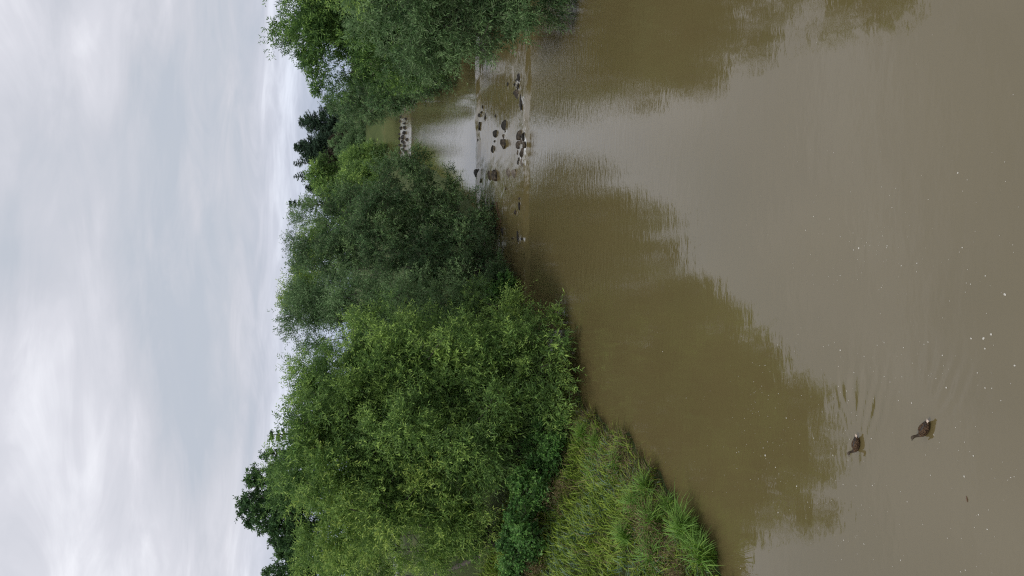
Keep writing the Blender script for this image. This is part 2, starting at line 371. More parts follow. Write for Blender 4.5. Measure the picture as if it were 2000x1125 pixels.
# road on the left plateau
cl = np.array([(-70, 37), (-46, 50), (-33, 59.5), (-26.5, 68), (-22.5, 80), (-19, 97), (-14, 130)])
tt = np.linspace(0, len(cl) - 1, 60)
cc = np.stack([np.interp(tt, range(len(cl)), cl[:, k]) for k in (0, 1)], -1)
tn = norm(np.gradient(cc, axis=0)); nn = np.stack((-tn[:, 1], tn[:, 0]), -1)
def strip(name, a, b_, dz, mat):
    offs = np.linspace(a, b_, 5)
    pts = cc[:, None] + nn[:, None] * offs[None, :, None]
    zz = ground_z(cc[:, 0], cc[:, 1])[:, None] + dz + 0 * pts[..., 0]
    V = np.concatenate((pts, zz[..., None]), -1).reshape(-1, 3)
    return tag(mesh_obj(name, V, grid_faces(len(cc), 5), mat, smooth=True), kind='structure')
strip('road_shoulder', -3.2, 3.2, .16, M['ground'])
strip('road', -2.4, 2.4, .20, M['road'])
m, t, b = new_mat('road_paint'); b.inputs['Base Color'].default_value = (.7, .7, .68, 1); b.inputs['Roughness'].default_value = .7
strip('road_edge_line', 2.05, 2.2, .204, m)

# ------------------------------------------------------------------ foliage
def leaves_mesh(pos, dirn, nrm, ln, wd, tone):
    """each leaf is a slightly cupped four-point blade"""
    n = len(pos)
    side = norm(np.cross(dirn, nrm)); nrm = np.cross(side, dirn)
    V = np.empty((n, 4, 3), dtype=np.float32)
    V[:, 0] = pos
    V[:, 1] = pos + dirn * (ln * .45)[:, None] + side * (wd * .5)[:, None] + nrm * (wd * .15)[:, None]
    V[:, 2] = pos + dirn * ln[:, None] - nrm * (ln * .10)[:, None]
    V[:, 3] = pos + dirn * (ln * .45)[:, None] - side * (wd * .5)[:, None] + nrm * (wd * .15)[:, None]
    F = np.arange(n * 4, dtype=np.int32).reshape(n, 4)
    return V.reshape(-1, 3), F, np.repeat(tone, 4)
TREE_LOG = []
def tree(name, label, cat, mat, lobes, base, ncl, nsh, nlf, leaf=(.17, .042), shoot=.62, clr=.85, group=None, upw=.45, trunk_r=.16, keep=.9, tone_b=0.0, stems=3, spread=1.0):
    """lobes: (px, py, Y, rv_px, rh_px[, depth_m]) read from the photo; becomes ellipsoids in metres"""
    Cn, Rd = [], []
    for lb in lobes:
        c = P(*lb[:3]); k = lb[2] / FPX
        rv, rh = lb[3] * k, lb[4] * k
        Cn.append(c); Rd.append((rh, lb[5] if len(lb) > 5 else (rv + rh) * .45, rv))
    Cn, Rd = np.array(Cn), np.array(Rd)
    area = (Rd[:, 0] * Rd[:, 2] + Rd[:, 1] * Rd[:, 2] + Rd[:, 0] * Rd[:, 1]); pr = area / area.sum()
    # cluster centres near the skins of the lobes
    # second level: billows (boughs) seated on each lobe, clusters grow on the billows
    k = ncl * 8
    nb = np.maximum(7, (pr * len(Cn) * 13).astype(int)); bl = np.repeat(np.arange(len(Cn)), nb)
    bd = rdir(len(bl)); br = Rd[bl].mean(1) * rng.uniform(.26, .46, len(bl))
    bc = Cn[bl] + bd * (Rd[bl] - br[:, None] * .55) * rng.uniform(.8, 1.02, len(bl))[:, None]
    bt = rng.normal(size=len(bl)) * .15
    bi = rng.choice(len(bl), k, p=(br ** 2) / (br ** 2).sum()); li = bl[bi]
    inner = rng.random(k) < .2
    d = norm(rdir(k) + bd[bi] * .55)
    c = bc[bi] + d * br[bi][:, None] * rng.uniform(.75, 1.08, k)[:, None]
    ci_ = Cn[li] + rdir(k) * Rd[li] * rng.uniform(.2, .75, k)[:, None]
    c = np.where(inner[:, None], ci_, c)
    qd = np.min(np.linalg.norm((c[:, None] - Cn[None]) / Rd[None], axis=2) + (np.arange(len(Cn))[None] == li[:, None]) * 9, axis=1)
    ok = (inner | (qd > .72)) & ((d[:, 1] < .25) | (rng.random(k) < .45)) & (c[:, 2] > ground_z(c[:, 0], c[:, 1]) + .25) & (c[:, 2] > Wl(c[:, 1]) + .3)
    # drop clusters buried inside a neighbouring billow
    db = np.linalg.norm(c[:, None] - bc[None], axis=2) / br[None]; db[np.arange(k), bi] = 9
    ok &= (db.min(1) > .8) | inner
    isin = inner[ok][:ncl]
    c, d, li, bi = c[ok][:ncl], d[ok][:ncl], li[ok][:ncl], bi[ok][:ncl]
    nc_ = len(c)
    ctone = np.clip(.45 + tone_b + bt[bi] + .13 * rng.normal(size=nc_), 0, 1)
    csz = clr * .78 * rng.uniform(.6, 1.25, nc_)
    # shoots
    ns = nc_ * nsh
    ci = np.repeat(np.arange(nc_), nsh)
    off = rdir(ns) * (rng.random(ns) ** .45)[:, None]
    sp = c[ci] + off * csz[ci][:, None] * np.array((1, 1, .85))
    sd = norm(d[ci] * .55 + off * .45 + np.array((0, 0, upw)) + rng.normal(size=(ns, 3)) * .38)
    okw = sp[:, 2] > Wl(sp[:, 1]) + .12
    sp, sd, ci = sp[okw], sd[okw], ci[okw]; ns = len(sp)
    sl = shoot * rng.uniform(.5, 1.3, ns)
    long_ = rng.random(ns) < .05; sl[long_] *= 1.7
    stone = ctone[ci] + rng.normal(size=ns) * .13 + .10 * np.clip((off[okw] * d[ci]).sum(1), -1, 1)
    ax = norm(np.cross(sd, np.array((.2, .1, 1.0)) + rng.normal(size=(ns, 3)) * .4)); bx = np.cross(sd, ax)
    si = np.repeat(np.arange(ns), nlf); n = len(si)
    tt = (np.tile(np.arange(nlf), ns) + rng.random(n) * .8) / nlf
    ph = np.tile(np.arange(nlf) * 2.4, ns) + rng.random(n) * 1.2 + np.repeat(rng.random(ns) * 6, nlf)
    perp = ax[si] * np.cos(ph)[:, None] + bx[si] * np.sin(ph)[:, None]
    pos = sp[si] + sd[si] * (sl[si] * tt)[:, None]; pos[:, 2] -= .28 * sl[si] * tt ** 2
    ld = norm(sd[si] * .75 + perp * (.75 * spread) + np.array((0, 0, -.22)) + rng.normal(size=(n, 3)) * .18)
    nr_ = norm(np.array((0, 0, .8)) + rng.normal(size=(n, 3)) * .6 - perp * .2)
    big_ = 1 + .5 * isin[ci][si]
    ln = leaf[0] * big_ * rng.uniform(.7, 1.35, n); wd = leaf[1] * big_ * 1.08 * rng.uniform(.75, 1.3, n)
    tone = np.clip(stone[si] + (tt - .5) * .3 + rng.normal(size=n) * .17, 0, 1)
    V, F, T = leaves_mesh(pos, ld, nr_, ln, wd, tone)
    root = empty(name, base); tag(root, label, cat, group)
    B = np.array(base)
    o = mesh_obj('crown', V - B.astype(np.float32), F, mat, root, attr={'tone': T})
    # trunk with limbs to the lobes and twigs to a part of the clusters
    parts = []
    hub = [B + np.array((rng.normal() * .5, rng.normal() * .4, -.25)) * np.array((1, 1, 1)) for _ in range(stems)]
    for j, cen in enumerate(Cn):
        a = hub[j % stems]; mid = a * .45 + cen * .55 + rng.normal(size=3) * .35; mid[2] += -.1
        tq = np.linspace(0, 1, 9)[:, None]
        path = (1 - tq) ** 2 * a + 2 * tq * (1 - tq) * mid + tq ** 2 * cen
        path += vnoise(path * 1.0 + j, .9)[:, None] * .12 * tq
        tr_ = trunk_r * min(1.0, .35 + Rd[j].mean() / Rd.mean() * .5); path = path[:8] if Rd[j].mean() < Rd.mean() * .7 else path
        parts.append(tube(path, np.linspace(tr_, tr_ * .16, len(path)), 7))
    for q in rng.choice(nc_, min(nc_, 70), replace=False):
        cen = Cn[li[q]]; a = cen + (c[q] - cen) * .45 + rng.normal(size=3) * .3; e = c[q] + d[q] * .1
        mid = (a + e) / 2 + np.array((0, 0, -.25)) + rng.normal(size=3) * .15
        tq = np.linspace(0, 1, 6)[:, None]
        parts.append(tube((1 - tq) ** 2 * a + 2 * tq * (1 - tq) * mid + tq ** 2 * e, np.linspace(trunk_r * .16, .008, 6), 4))
    V, F = join(parts)
    mesh_obj('trunk', V - B, F, M['bark'], root, smooth=True)
    TREE_LOG.append((label[:40], n))
    return root
def base_at(px, py, Y, dy=0):
    x = P(px, py, Y)[0]; y = Y + dy
    x = min(x, float(Lb(y)) - .7) if x < (Lb(y) + Rb(y)) / 2 else max(x, float(Rb(y)) + .7)
    return (x, y, float(ground_z(x, y)))

GL, GR = 'willows along the left bank', 'willows along the right bank'
# left bank, near to far
tree('willow_tree', 'yellow-green willow behind the near grass, in front of the road', 'tree', M['willow_yellow'],
     [(670, 1080, 41, 92, 80), (650, 985, 34, 100, 90), (790, 990, 34, 120, 90), (905, 1060, 35, 85, 80), (655, 1190, 46, 80, 80), (900, 960, 33, 70, 60), (905, 1150, 40, 70, 70), (625, 1060, 41, 50, 60), (605, 1105, 44, 38, 55), (700, 950, 38, 60, 120)],
     base_at(950, 1060, 35), 320, 28, 10, group=GL, stems=4, tone_b=.06)
tree('willow_tree', 'bright green spreading willow above the top end of the grassy bank', 'tree', M['willow_green'],
     [(605, 870, 34.5, 80, 75), (590, 915, 36, 55, 60), (700, 850, 35.5, 110, 95), (830, 850, 34, 120, 95), (950, 840, 33, 100, 80), (1050, 800, 33, 85, 65), (620, 800, 38, 60, 60), (955, 830, 37.5, 60, 120, 1.6)],
     base_at(1000, 900, 35), 300, 28, 10, group=GL, stems=4, tone_b=.04)
tree('willow_tree', 'fresh green willow whose lowest boughs hang over the brown water', 'tree', M['willow_green'],
     [(655, 715, 39, 85, 75), (750, 700, 37.5, 110, 90), (870, 720, 36, 110, 90), (985, 715, 35, 95, 85), (1070, 710, 33.5, 75, 65), (1060, 635, 36, 50, 40), (955, 625, 38, 70, 45), (700, 760, 37, 90, 60), (608, 755, 39, 48, 55), (985, 720, 39.5, 60, 130, 1.6), (930, 650, 42, 55, 90, 1.6)],
     base_at(980, 800, 38), 320, 28, 10, group=GL, stems=4, tone_b=.08)
tree('willow_tree', 'grey-green willow standing between the dark round willow and the fresh green one', 'tree', M['willow_silver'],
     [(625, 620, 46, 55, 50), (640, 665, 46, 48, 42), (650, 590, 48, 65, 55), (735, 610, 44, 90, 55), (820, 600, 42, 80, 50), (890, 570, 42, 50, 35)],
     base_at(900, 640, 44), 185, 28, 9, group=GL, tone_b=-.04)
tree('willow_tree', 'large dark round willow with grey-green leaves beside the stone ramp', 'tree', M['willow_grey'],
     [(680, 460, 56, 95, 85), (650, 530, 55, 75, 60), (770, 440, 54, 105, 95), (860, 460, 52, 100, 85), (935, 500, 49, 62, 55), (790, 540, 52, 110, 50), (820, 365, 55, 60, 55), (765, 372, 56, 62, 60), (880, 378, 54, 42, 38), (805, 322, 56, 30, 24), (900, 560, 48, 80, 40), (965, 545, 47, 38, 35)],
     base_at(900, 530, 52), 375, 28, 9, leaf=(.19, .05), shoot=.65, clr=.85, group=GL, trunk_r=.2)
tree('willow_tree', 'rounded green tree beside the far weir, behind the dark round willow', 'tree', M['willow_green'],
     [(700, 388, 150, 60, 42), (728, 342, 165, 52, 28), (690, 420, 150, 50, 50)],
     base_at(760, 370, 152), 170, 28, 8, leaf=(.42, .12), shoot=1.3, clr=1.9, group=GL, tone_b=.0)
tree('broadleaf_tree', 'low light green tree just below the two thin open conifers', 'tree', M['willow_green'],
     [(645, 340, 95, 35, 30), (665, 375, 90, 40, 30), (620, 560, 75, 50, 60), (605, 520, 76, 35, 45)][:2],
     base_at(700, 420, 92), 60, 26, 8, leaf=(.28, .085), shoot=.8, clr=1.2, tone_b=.0)
tree('broadleaf_tree', 'leafy tree rising behind the dark round willow under the small spruce top', 'tree', M['willow_yellow'],
     [(605, 520, 76, 42, 45), (600, 580, 74, 36, 40), (625, 470, 78, 35, 40)],
     base_at(750, 560, 76), 90, 28, 8, leaf=(.24, .07), shoot=.8, clr=1.0, tone_b=-.05)
tree('oak_tree', 'dark green broad-leaved tree towering behind the yellow-green willow', 'tree', M['dark_broadleaf'],
     [(520, 985, 60, 45, 50), (535, 920, 61, 42, 40), (545, 1030, 59, 42, 38), (580, 975, 60, 70, 75), (500, 1015, 60, 24, 26), (500, 950, 60, 24, 24)],
     base_at(760, 980, 60), 130, 22, 10, leaf=(.19, .10), shoot=.45, clr=.65, group=None, upw=.15, trunk_r=.3, spread=1.3)
tree('broadleaf_tree', 'dark green tree at the very bottom left edge of the foliage, beyond the willow', 'tree', M['dark_broadleaf'],
     [(555, 1125, 55, 32, 32), (590, 1160, 55, 60, 60), (600, 1100, 56, 40, 30)],
     base_at(760, 1150, 55), 60, 24, 9, leaf=(.19, .09), shoot=.5, clr=.75, upw=.2, spread=1.2, trunk_r=.07)
tree('broadleaf_tree', 'faraway bluish tree showing just under the oak on the skyline', 'tree', M['dark_broadleaf'],
     [(566, 1082, 190, 20, 16), (580, 1062, 192, 20, 18), (590, 1095, 190, 25, 20)],
     base_at(680, 1080, 190), 50, 20, 7, leaf=(.6, .35), shoot=1.0, clr=1.6, trunk_r=.35)
tree('willow_tree', 'dim green willow thicket showing through gaps behind the two bright green willows', 'tree', M['willow_grey'],  # added foliage that stops sky showing under the crowns in the reflection
     [(860, 700, 49, 85, 90, 3), (850, 830, 48, 85, 90, 3), (800, 940, 50, 80, 90, 3), (900, 620, 52, 50, 60, 2.5)],
     base_at(900, 800, 50), 120, 26, 8, leaf=(.26, .08), shoot=.7, clr=1.1, group=GL, tone_b=-.05)
tree('willow_tree', 'dim thicket in the gap between the dark round willow and the upper pool', 'tree', M['willow_grey'],  # put in to screen the sky mirrored beneath the round willow
     [(850, 470, 66, 60, 55, 3), (860, 540, 62, 50, 50, 2.5), (850, 420, 70, 40, 35, 2.5)],
     base_at(860, 460, 66), 80, 26, 8, leaf=(.3, .09), shoot=.8, clr=1.2, group=GL, tone_b=-.05)
tree('willow_tree', 'deep shaded willow scrub under the trees of the right bank, beside the upper pool', 'tree', M['willow_grey'],  # added low filler that keeps bright sky out of the pool reflection
     [(860, 95, 68, 50, 50, 3), (835, 135, 82, 40, 42, 3), (815, 165, 98, 34, 34, 3), (795, 188, 118, 30, 22, 3), (960, -40, 50, 70, 90, 3), (900, 20, 56, 60, 70, 3)],
     base_at(900, 60, 72), 170, 26, 8, leaf=(.3, .09), shoot=.8, clr=1.2, group=GR, tone_b=-.08)
# far pool bushes
tree('round_bush', 'pale rounded bush on the far bank above the upper weir', 'bush', M['willow_silver'],
     [(700, 262, 240, 40, 22), (720, 285, 236, 34, 22), (690, 290, 240, 40, 22), (738, 270, 224, 16, 26), (738, 235, 224, 16, 24)],
     (P(735, 275, 240)[0], 240, float(ground_z(P(735, 275, 240)[0], 240))), 90, 26, 8, leaf=(.5, .14), shoot=1.4, clr=2.0, tone_b=0)
tree('round_bush', 'small bright green bush left of the pale rounded bush by the far pool', 'bush', M['willow_green'],
     [(728, 305, 195, 42, 20), (708, 324, 190, 42, 24)],
     base_at(745, 312, 195), 70, 26, 8, leaf=(.45, .13), shoot=1.3, clr=1.9)
tree('round_bush', 'dark green bush closing the far end of the upper pool', 'bush', M['willow_grey'],
     [(728, 235, 232, 22, 18), (722, 250, 234, 22, 16), (705, 222, 228, 38, 14)],
     (P(740, 235, 222)[0], 222, float(ground_z(P(740, 235, 222)[0], 222))), 50, 24, 8, leaf=(.5, .13), shoot=1.3, clr=1.7)
# right bank
tree('willow_tree', 'silvery willow bending low over the river at the top edge of the photo', 'tree', M['willow_silver'],
     [(840, 40, 35.5, 115, 80), (960, 20, 34.5, 110, 75), (1030, -20, 34, 85, 65), (770, 0, 34.5, 90, 70), (740, -70, 33.5, 80, 60), (880, 85, 36, 60, 45), (900, -110, 36, 150, 90), (780, -130, 37, 140, 90), (1010, 50, 35.5, 48, 32)],
     base_at(980, -60, 36), 320, 28, 10, leaf=(.19, .04), shoot=.62, group=GR, stems=4, tone_b=-.02, upw=.15)
tree('willow_tree', 'tall deep green willow with feathery tops behind the silvery willow', 'tree', M['willow_deep'],
     [(575, 30, 54, 55, 48), (640, 60, 53, 80, 65), (720, 85, 52, 85, 65), (665, 130, 55, 60, 45), (605, 110, 55, 45, 34), (600, -40, 54, 90, 70), (800, 120, 52, 75, 50), (628, 160, 56, 35, 22), (545, 62, 54, 30, 20), (700, -20, 53, 110, 80), (640, 20, 55, 90, 90), (760, 150, 56, 60, 35), (690, 60, 57, 90, 90)],
     base_at(880, 60, 54), 390, 28, 9, leaf=(.21, .06), shoot=.65, clr=.95, group=GR, upw=.5, trunk_r=.16, tone_b=-.02)
tree('willow_tree', 'round darker willow farthest along the right bank, beside the upper pool', 'tree', M['willow_grey'],
     [(700, 180, 76, 65, 42), (760, 185, 72, 60, 38), (735, 195, 88, 42, 22), (700, 192, 90, 45, 22), (720, 220, 150, 50, 15), (690, 212, 155, 40, 18), (800, 150, 66, 50, 40), (800, 150, 84, 40, 50, 2.0), (770, 190, 100, 30, 30, 2.0)],
     base_at(830, 150, 74), 190, 30, 9, leaf=(.25, .075), shoot=.8, clr=1.0, group=GR, tone_b=.02)
tree('willow_tree', 'green willow outside the top edge, seen only as a reflection in the water', 'tree', M['willow_green'],
     [(650, -150, 29, 140, 120), (820, -190, 28, 150, 120), (780, -90, 30, 60, 50), (620, -95, 28.5, 60, 60)],
     base_at(1000, -230, 27), 100, 30, 10, leaf=(.15, .032), shoot=.6, group=GR)

# conifers
def spruce(label, tip, Y, spread_px, mat, density=1.0, group='conifers on the skyline', gaps=0.0, name='spruce_tree', maxh=None):
    top = P(tip[0], tip[1], Y); bx, by = top[0], Y
    gz = float(ground_z(bx, by)); Hh = top[2] - gz; S_ = max(1.0, Hh / 13)
    Rm = spread_px * Y / FPX
    root = empty(name, (bx, by, gz)); tag(root, label, 'tree', group)
    pos, dr, sz, wd = [], [], [], []
    z = .4
    parts = [tube([(0, 0, -.2), (.05, 0, Hh * .5), (0, 0, Hh)], [.28 * S_, .16 * S_, .02], 7)]
    while z < Hh * .86:
        fr = z / Hh
        L = Rm * (fr ** .75) * rng.uniform(.75, 1.15)
        nb = int(8 * density + 1.5)
        for k_ in range(nb):
            if rng.random() < gaps: continue
            a = rng.uniform(0, 6.283); Lb_ = L * rng.uniform(.65, 1.1) + .12
            hz = Hh - z
            e = np.array((math.cos(a) * Lb_, math.sin(a) * Lb_, Lb_ * (.25 - .55 * fr)))
            st = np.array((0, 0, hz))
            m_ = max(3, int(Lb_ / (.22 * S_)))
            s = np.linspace(.12, 1, m_)[:, None]
            pth = st + e * s; pth[:, 2] += (s[:, 0] ** 2) * Lb_ * .22
            parts.append(tube(pth[[0, m_ // 2, -1]], [.05 * S_, .035 * S_, .012], 3))
            for rep in range(2):
                lat = norm(np.cross(e, (0, 0, 1.0)) * rng.choice((-1, 1), m_)[:, None] + e * .9 + rng.normal(size=(m_, 3)) * Lb_ * .2 + np.array((0, 0, (-.35 + .5 * fr) * Lb_)))
                pos.append(pth); dr.append(lat); sz.append(S_ * rng.uniform(.35, .75, m_) * (.45 + .55 * min(1, Lb_ / 2))); wd.append(S_ * rng.uniform(.08, .15, m_))
        z += (.34 if density > .7 else .48) * S_ * .9
    pos, dr = np.concatenate(pos), np.concatenate(dr); sz, wd = np.concatenate(sz), np.concatenate(wd)
    # three blades per spray
    pos, dr, sz, wd = (np.repeat(x, 3, 0) for x in (pos, dr, sz, wd))
    dr = norm(dr + rng.normal(size=dr.shape) * .35)
    V, F, T = leaves_mesh(pos, dr, norm(rng.normal(size=dr.shape) + (0, 0, .8)), sz, wd, np.clip(.45 + rng.normal(size=len(pos)) * .22, 0, 1))
    mesh_obj('crown', V, F, mat, root, attr={'tone': T})
    V, F = join(parts); mesh_obj('trunk', V, F, M['bark'], root, smooth=True)
spruce('tall dense dark spruce on the skyline nearest the right-hand willows', (583, 238), 390, 56, M['spruce'])
spruce('second dense dark spruce on the skyline, left of the tallest dense one', (574, 287), 380, 52, M['spruce'])
spruce('dark spruce filling the dip between the two dense spruces', (622, 262), 400, 56, M['spruce'])
spruce('brownish spruce at the left foot of the conifer clump', (618, 335), 366, 40, M['spruce_brown'])
spruce('short dark spruce tucked in between the dense spruce and the right bank trees', (632, 212), 395, 34, M['spruce'])
spruce('browning spruce low in front of the two dense spruces', (640, 280), 370, 50, M['spruce_brown'])
spruce('dark brownish spruce below the thin open pine', (622, 312), 368, 46, M['spruce_brown'])
spruce('thin open conifer with bare gaps between its boughs, right of its twin', (573, 318), 372, 36, M['spruce'], .5, gaps=.3)
spruce('thin open conifer leaning above the light green tree, left of its twin', (573, 345), 374, 36, M['spruce'], .55, gaps=.25)
spruce('dark spruce spire between the second dense spruce and the thin open conifer', (588, 303), 378, 44, M['spruce'])
spruce('dark spruce spire standing right of the lone spruce top', (596, 366), 376, 40, M['spruce'])
spruce('lone spruce top poking out above the dark round willow', (561, 399), 90, 34, M['spruce'], .6, gaps=.3)
spruce('small spruce tip poking out between the two leafy crowns on the skyline', (561, 490), 95, 30, M['spruce'], .6, gaps=.25)
spruce('young pine tip beside the oak on the skyline', (521, 850), 60, 20, M['dark_broadleaf'], .7, gaps=.2)
spruce('spruce tip right against the oak on the skyline', (522, 888), 62, 28, M['dark_broadleaf'], .9, gaps=.15)

# shrubs on the bank
def ground_hit(px, py):
    for Y in np.arange(15, 80, .1):
        p = P(px, py, Y)
        if p[2] < max(float(ground_z(p[0], p[1])), float(Wl(p[1]))): return p
    return P(px, py, 40)
def shrub_at(label, px, py, r, mat, ncl, leaf, cat='shrub', name='leafy_shrub', group=None, sink=.4):
    g = ground_hit(px, py)
    Y = g[1]; k = FPX / Y
    lob = []
    for dx, dy, s in ((0, 0, 1), (.7, .1, .75), (-.75, .2, .7), (.1, .6, .8)):
        c = g + np.array((dx * r, dy * r, r * sink * s))
        # back to survey coordinates for the tree builder
        t_ = c[1]
        d3 = c - np.array((0, 0, CAM_Z)); zc = d3[1] * cs - d3[2] * sn
        cx = (-d3[1] * sn - d3[2] * cs) / zc; cy = d3[0] / zc
        lob.append((1000 + cx * FPX, 562.5 - cy * FPX, c[1], s * r * .8 * FPX / zc, s * r * FPX / zc))
    tree(name, label, cat, mat, lob, (g[0], g[1], float(ground_z(g[0], g[1]))), ncl, 22, 8, leaf=leaf, shoot=.3, clr=.35, upw=.5, trunk_r=.03, group=group, spread=1.3, stems=2)
shrub_at('broad-leaved bright green shrub at the foot of the yellow-green willow', 1072, 985, 1.5, M['shrub_green'], 70, (.11, .07))
shrub_at('low broad-leaved shrub at the left frame edge, below the yellow-green willow', 1058, 1085, 1.5, M['shrub_green'], 75, (.10, .06))
shrub_at('dark nettle-like shrub between the grass and the bright green spreading willow', 1100, 888, 1.3, M['shrub_green'], 50, (.12, .05))
shrub_at('round-leaved bush under the silver-grey willow by the water', 1005, 610, 1.5, M['shrub_green'], 60, (.14, .10))
shrub_at('low willow scrub at the waterline beside the rock ramp', 1000, 560, 1.4, M['willow_grey'], 50, (.13, .03))

# ------------------------------------------------------------------ grass
def blades(n, x0, x1, y0, y1, hgt, wid, lean, smin, smax, dens=None, edge=False):
    X = rng.uniform(x0, x1, n * 3); Y = rng.uniform(y0, y1, n * 3)
    if edge: X = Lb(Y) - np.abs(rng.normal(size=n * 3)) * .5 - .02
    s = Lb(Y) - X
    ok = (s > smin) & (s < smax)
    if dens: 
        q = vnoise(np.stack((X, Y, 0 * X), -1), dens[0]) + rng.normal(size=len(X)) * .25
        ok &= q > dens[1]
    X, Y = X[ok][:n], Y[ok][:n]; n = len(X)
    Z = ground_z(X, Y) - .03
    hh = hgt * rng.uniform(.5, 1.3, n); ww = wid * rng.uniform(.7, 1.3, n)
    cl = vnoise(np.stack((X, Y, 0 * X), -1), 2.2) * 3.5
    a = cl + rng.normal(size=n) * 1.2
    dl = np.stack((np.cos(a), np.sin(a), 0 * a), -1); dl[:, 0] += .3; dl = norm(dl)
    le = lean * rng.uniform(.4, 1.5, n)
    sd = np.stack((-dl[:, 1], dl[:, 0], 0 * a), -1)
    b0 = np.stack((X, Y, Z), -1)
    V = np.empty((n, 7, 3), np.float32)
    for i, (t_, w_) in enumerate(((0, .8), (.4, 1), (.75, .7), (1, 0))):
        zq = hh * (t_ - .35 * le * t_ ** 3)
        p = b0 + dl * (hh * le * t_ ** 2)[:, None]; p[:, 2] += zq
        if i < 3:
            V[:, 2 * i] = p - sd * (ww * w_ * .5)[:, None]; V[:, 2 * i + 1] = p + sd * (ww * w_ * .5)[:, None]
        else: V[:, 6] = p
    k = np.arange(n)[:, None] * 7
    Fq = np.concatenate([k + np.array([0, 1, 3, 2]), k + np.array([2, 3, 5, 4])]); Ft = k + np.array([4, 5, 6])
    T = np.clip(.45 + .18 * vnoise(b0, .8) + rng.normal(size=n) * .2, 0, 1)
    return V.reshape(-1, 3), [Fq, Ft], {'tone': np.repeat(T, 7)}
V, F, A = blades(28000, -19, -3, 15, 36, .5, .036, .85, .02, 11)
tag(mesh_obj('grass', V, F, M['grass'], attr=A), kind='stuff')
V, F, A = blades(8000, -16, -3, 15, 33, .45, .034, .95, .1, 8, dens=(.8, .15))
tag(mesh_obj('blue_green_grass', V, F, M['blue_grass'], attr=A), kind='stuff')
V, F, A = blades(2800, -19, -3, 15, 36, .6, .02, .55, .05, 11, dens=(.7, -.1))
tag(mesh_obj('dry_grass', V, F, M['dry'], attr=A), kind='stuff')
V, F, A = blades(2600, -12, -3, 14, 34, .5, .02, .9, .0, 2, edge=True)
tag(mesh_obj('dry_bank_grass', V, F, M['dry'], attr=A), kind='stuff')

# brown seed heads of dock and meadowsweet scattered in the grass
spots = [(1090, 850, 60, 30), (1075, 930, 45, 35), (1110, 960, 40, 20), (1290, 1010, 40, 25), (1310, 1060, 45, 25), (1195, 850, 25, 30), (1240, 905, 20, 25), (1060, 1100, 60, 20), (1350, 1110, 25, 15), (1095, 890, 30, 20)]
ps, ds, ls, ws = [], [], [], []
for sx, sy, n_, rp in spots:
    for _ in range(int(n_ * 1.6)):
        g = ground_hit(sx + rng.normal() * rp * .7, sy + rng.normal() * rp)
        if g[0] > Lb(g[1]) - .15: continue
        st = g + np.array((0, 0, rng.uniform(.35, .75))); m_ = 16
        p = st + rng.normal(size=(m_, 3)) * np.array((.07, .07, .11)); ps.append(p); ds.append(norm(rng.normal(size=(m_, 3)) + (0, 0, .6))); ls.append(rng.uniform(.05, .11, m_)); ws.append(rng.uniform(.018, .035, m_))
        ps.append(g[None]); ds.append(norm(st - g)[None]); ls.append(np.array([np.linalg.norm(st - g)])); ws.append(np.array([.014]))
ps, ds, ls, ws = map(np.concatenate, (ps, ds, ls, ws))
V, F, T = leaves_mesh(ps, ds, norm(rng.normal(size=ps.shape)), ls, ws, np.clip(.45 + rng.normal(size=len(ps)) * .25, 0, 1))
tag(mesh_obj('dry_seed_heads', V, F, M['dry'], attr={'tone': T}), kind='stuff')

def tuft_mesh(n, hgt, wid):
    a = rng.normal(size=n) * 1.5; r0 = rng.random(n) * .25
    dl = np.stack((np.cos(a), np.sin(a), 0 * a), -1); sd = np.stack((-dl[:, 1], dl[:, 0], 0 * a), -1)
    hh = hgt * rng.uniform(.35, 1.15, n); le = rng.uniform(.35, 1.15, n); ww = wid * rng.uniform(.7, 1.3, n)
    V = np.empty((n, 9, 3), np.float32)
    for i, (t_, w_) in enumerate(((0, .7), (.3, 1), (.6, .9), (.85, .55), (1, 0))):
        p = dl * (hh * le * t_ ** 1.7)[:, None] + np.stack((np.cos(a * 7) * r0, np.sin(a * 7) * r0, 0 * a), -1); p[:, 2] += hh * (1.15 * t_ - .75 * le * t_ ** 2.6)
        if i < 4: V[:, 2 * i] = p - sd * (ww * w_ * .5)[:, None]; V[:, 2 * i + 1] = p + sd * (ww * w_ * .5)[:, None]
        else: V[:, 8] = p
    k = np.arange(n)[:, None] * 9
    Fq = np.concatenate([k + np.array([0, 1, 3, 2]), k + np.array([2, 3, 5, 4]), k + np.array([4, 5, 7, 6])]); Ft = k + np.array([6, 7, 8])
    return V.reshape(-1, 3), [Fq, Ft], {'tone': np.repeat(np.clip(.5 + rng.normal(size=n) * .22, 0, 1), 9)}
protos = []
for i, (px, py, s, rz) in enumerate([(1385, 1105, 1.15, 0), (1345, 1060, 1.2, 1), (1300, 1020, 1.2, 2.2), (1330, 1110, 1.1, 3.1), (1280, 955, .95, 4), (1255, 985, .95, 5), (1180, 870, .9, 1.2), (1150, 850, .85, 2.6), (1215, 905, .8, .4), (1300, 1085, 1.1, 5.3), (1235, 1050, .9, 3.7), (1365, 1085, .9, 4.4), (1320, 990, .8, 5.8), (1170, 925, .8, 2)]):
    g = ground_hit(px, py)
    if g[0] > Lb(g[1]) - .05 or i in (0, 1, 3, 11): g[0] = Lb(g[1]) - .06
    loc = (g[0], g[1], float(ground_z(g[0], g[1])) - .03)
    if i < 3:
        V, F, A = tuft_mesh(260, .95, .02); o = mesh_obj('sedge_tuft', V, F, M['sedge'], attr=A); protos.append(o)
    else: o = protos[i % 3].copy(); C.objects.link(o)
    o.location = loc; o.rotation_euler = (0, 0, (rz - 3) * .35); o.scale = (s, s, s)
    tag(o, 'arching bright green sedge tuft on the grassy left bank by the water', 'sedge tuft', 'sedge tufts on the grassy bank')

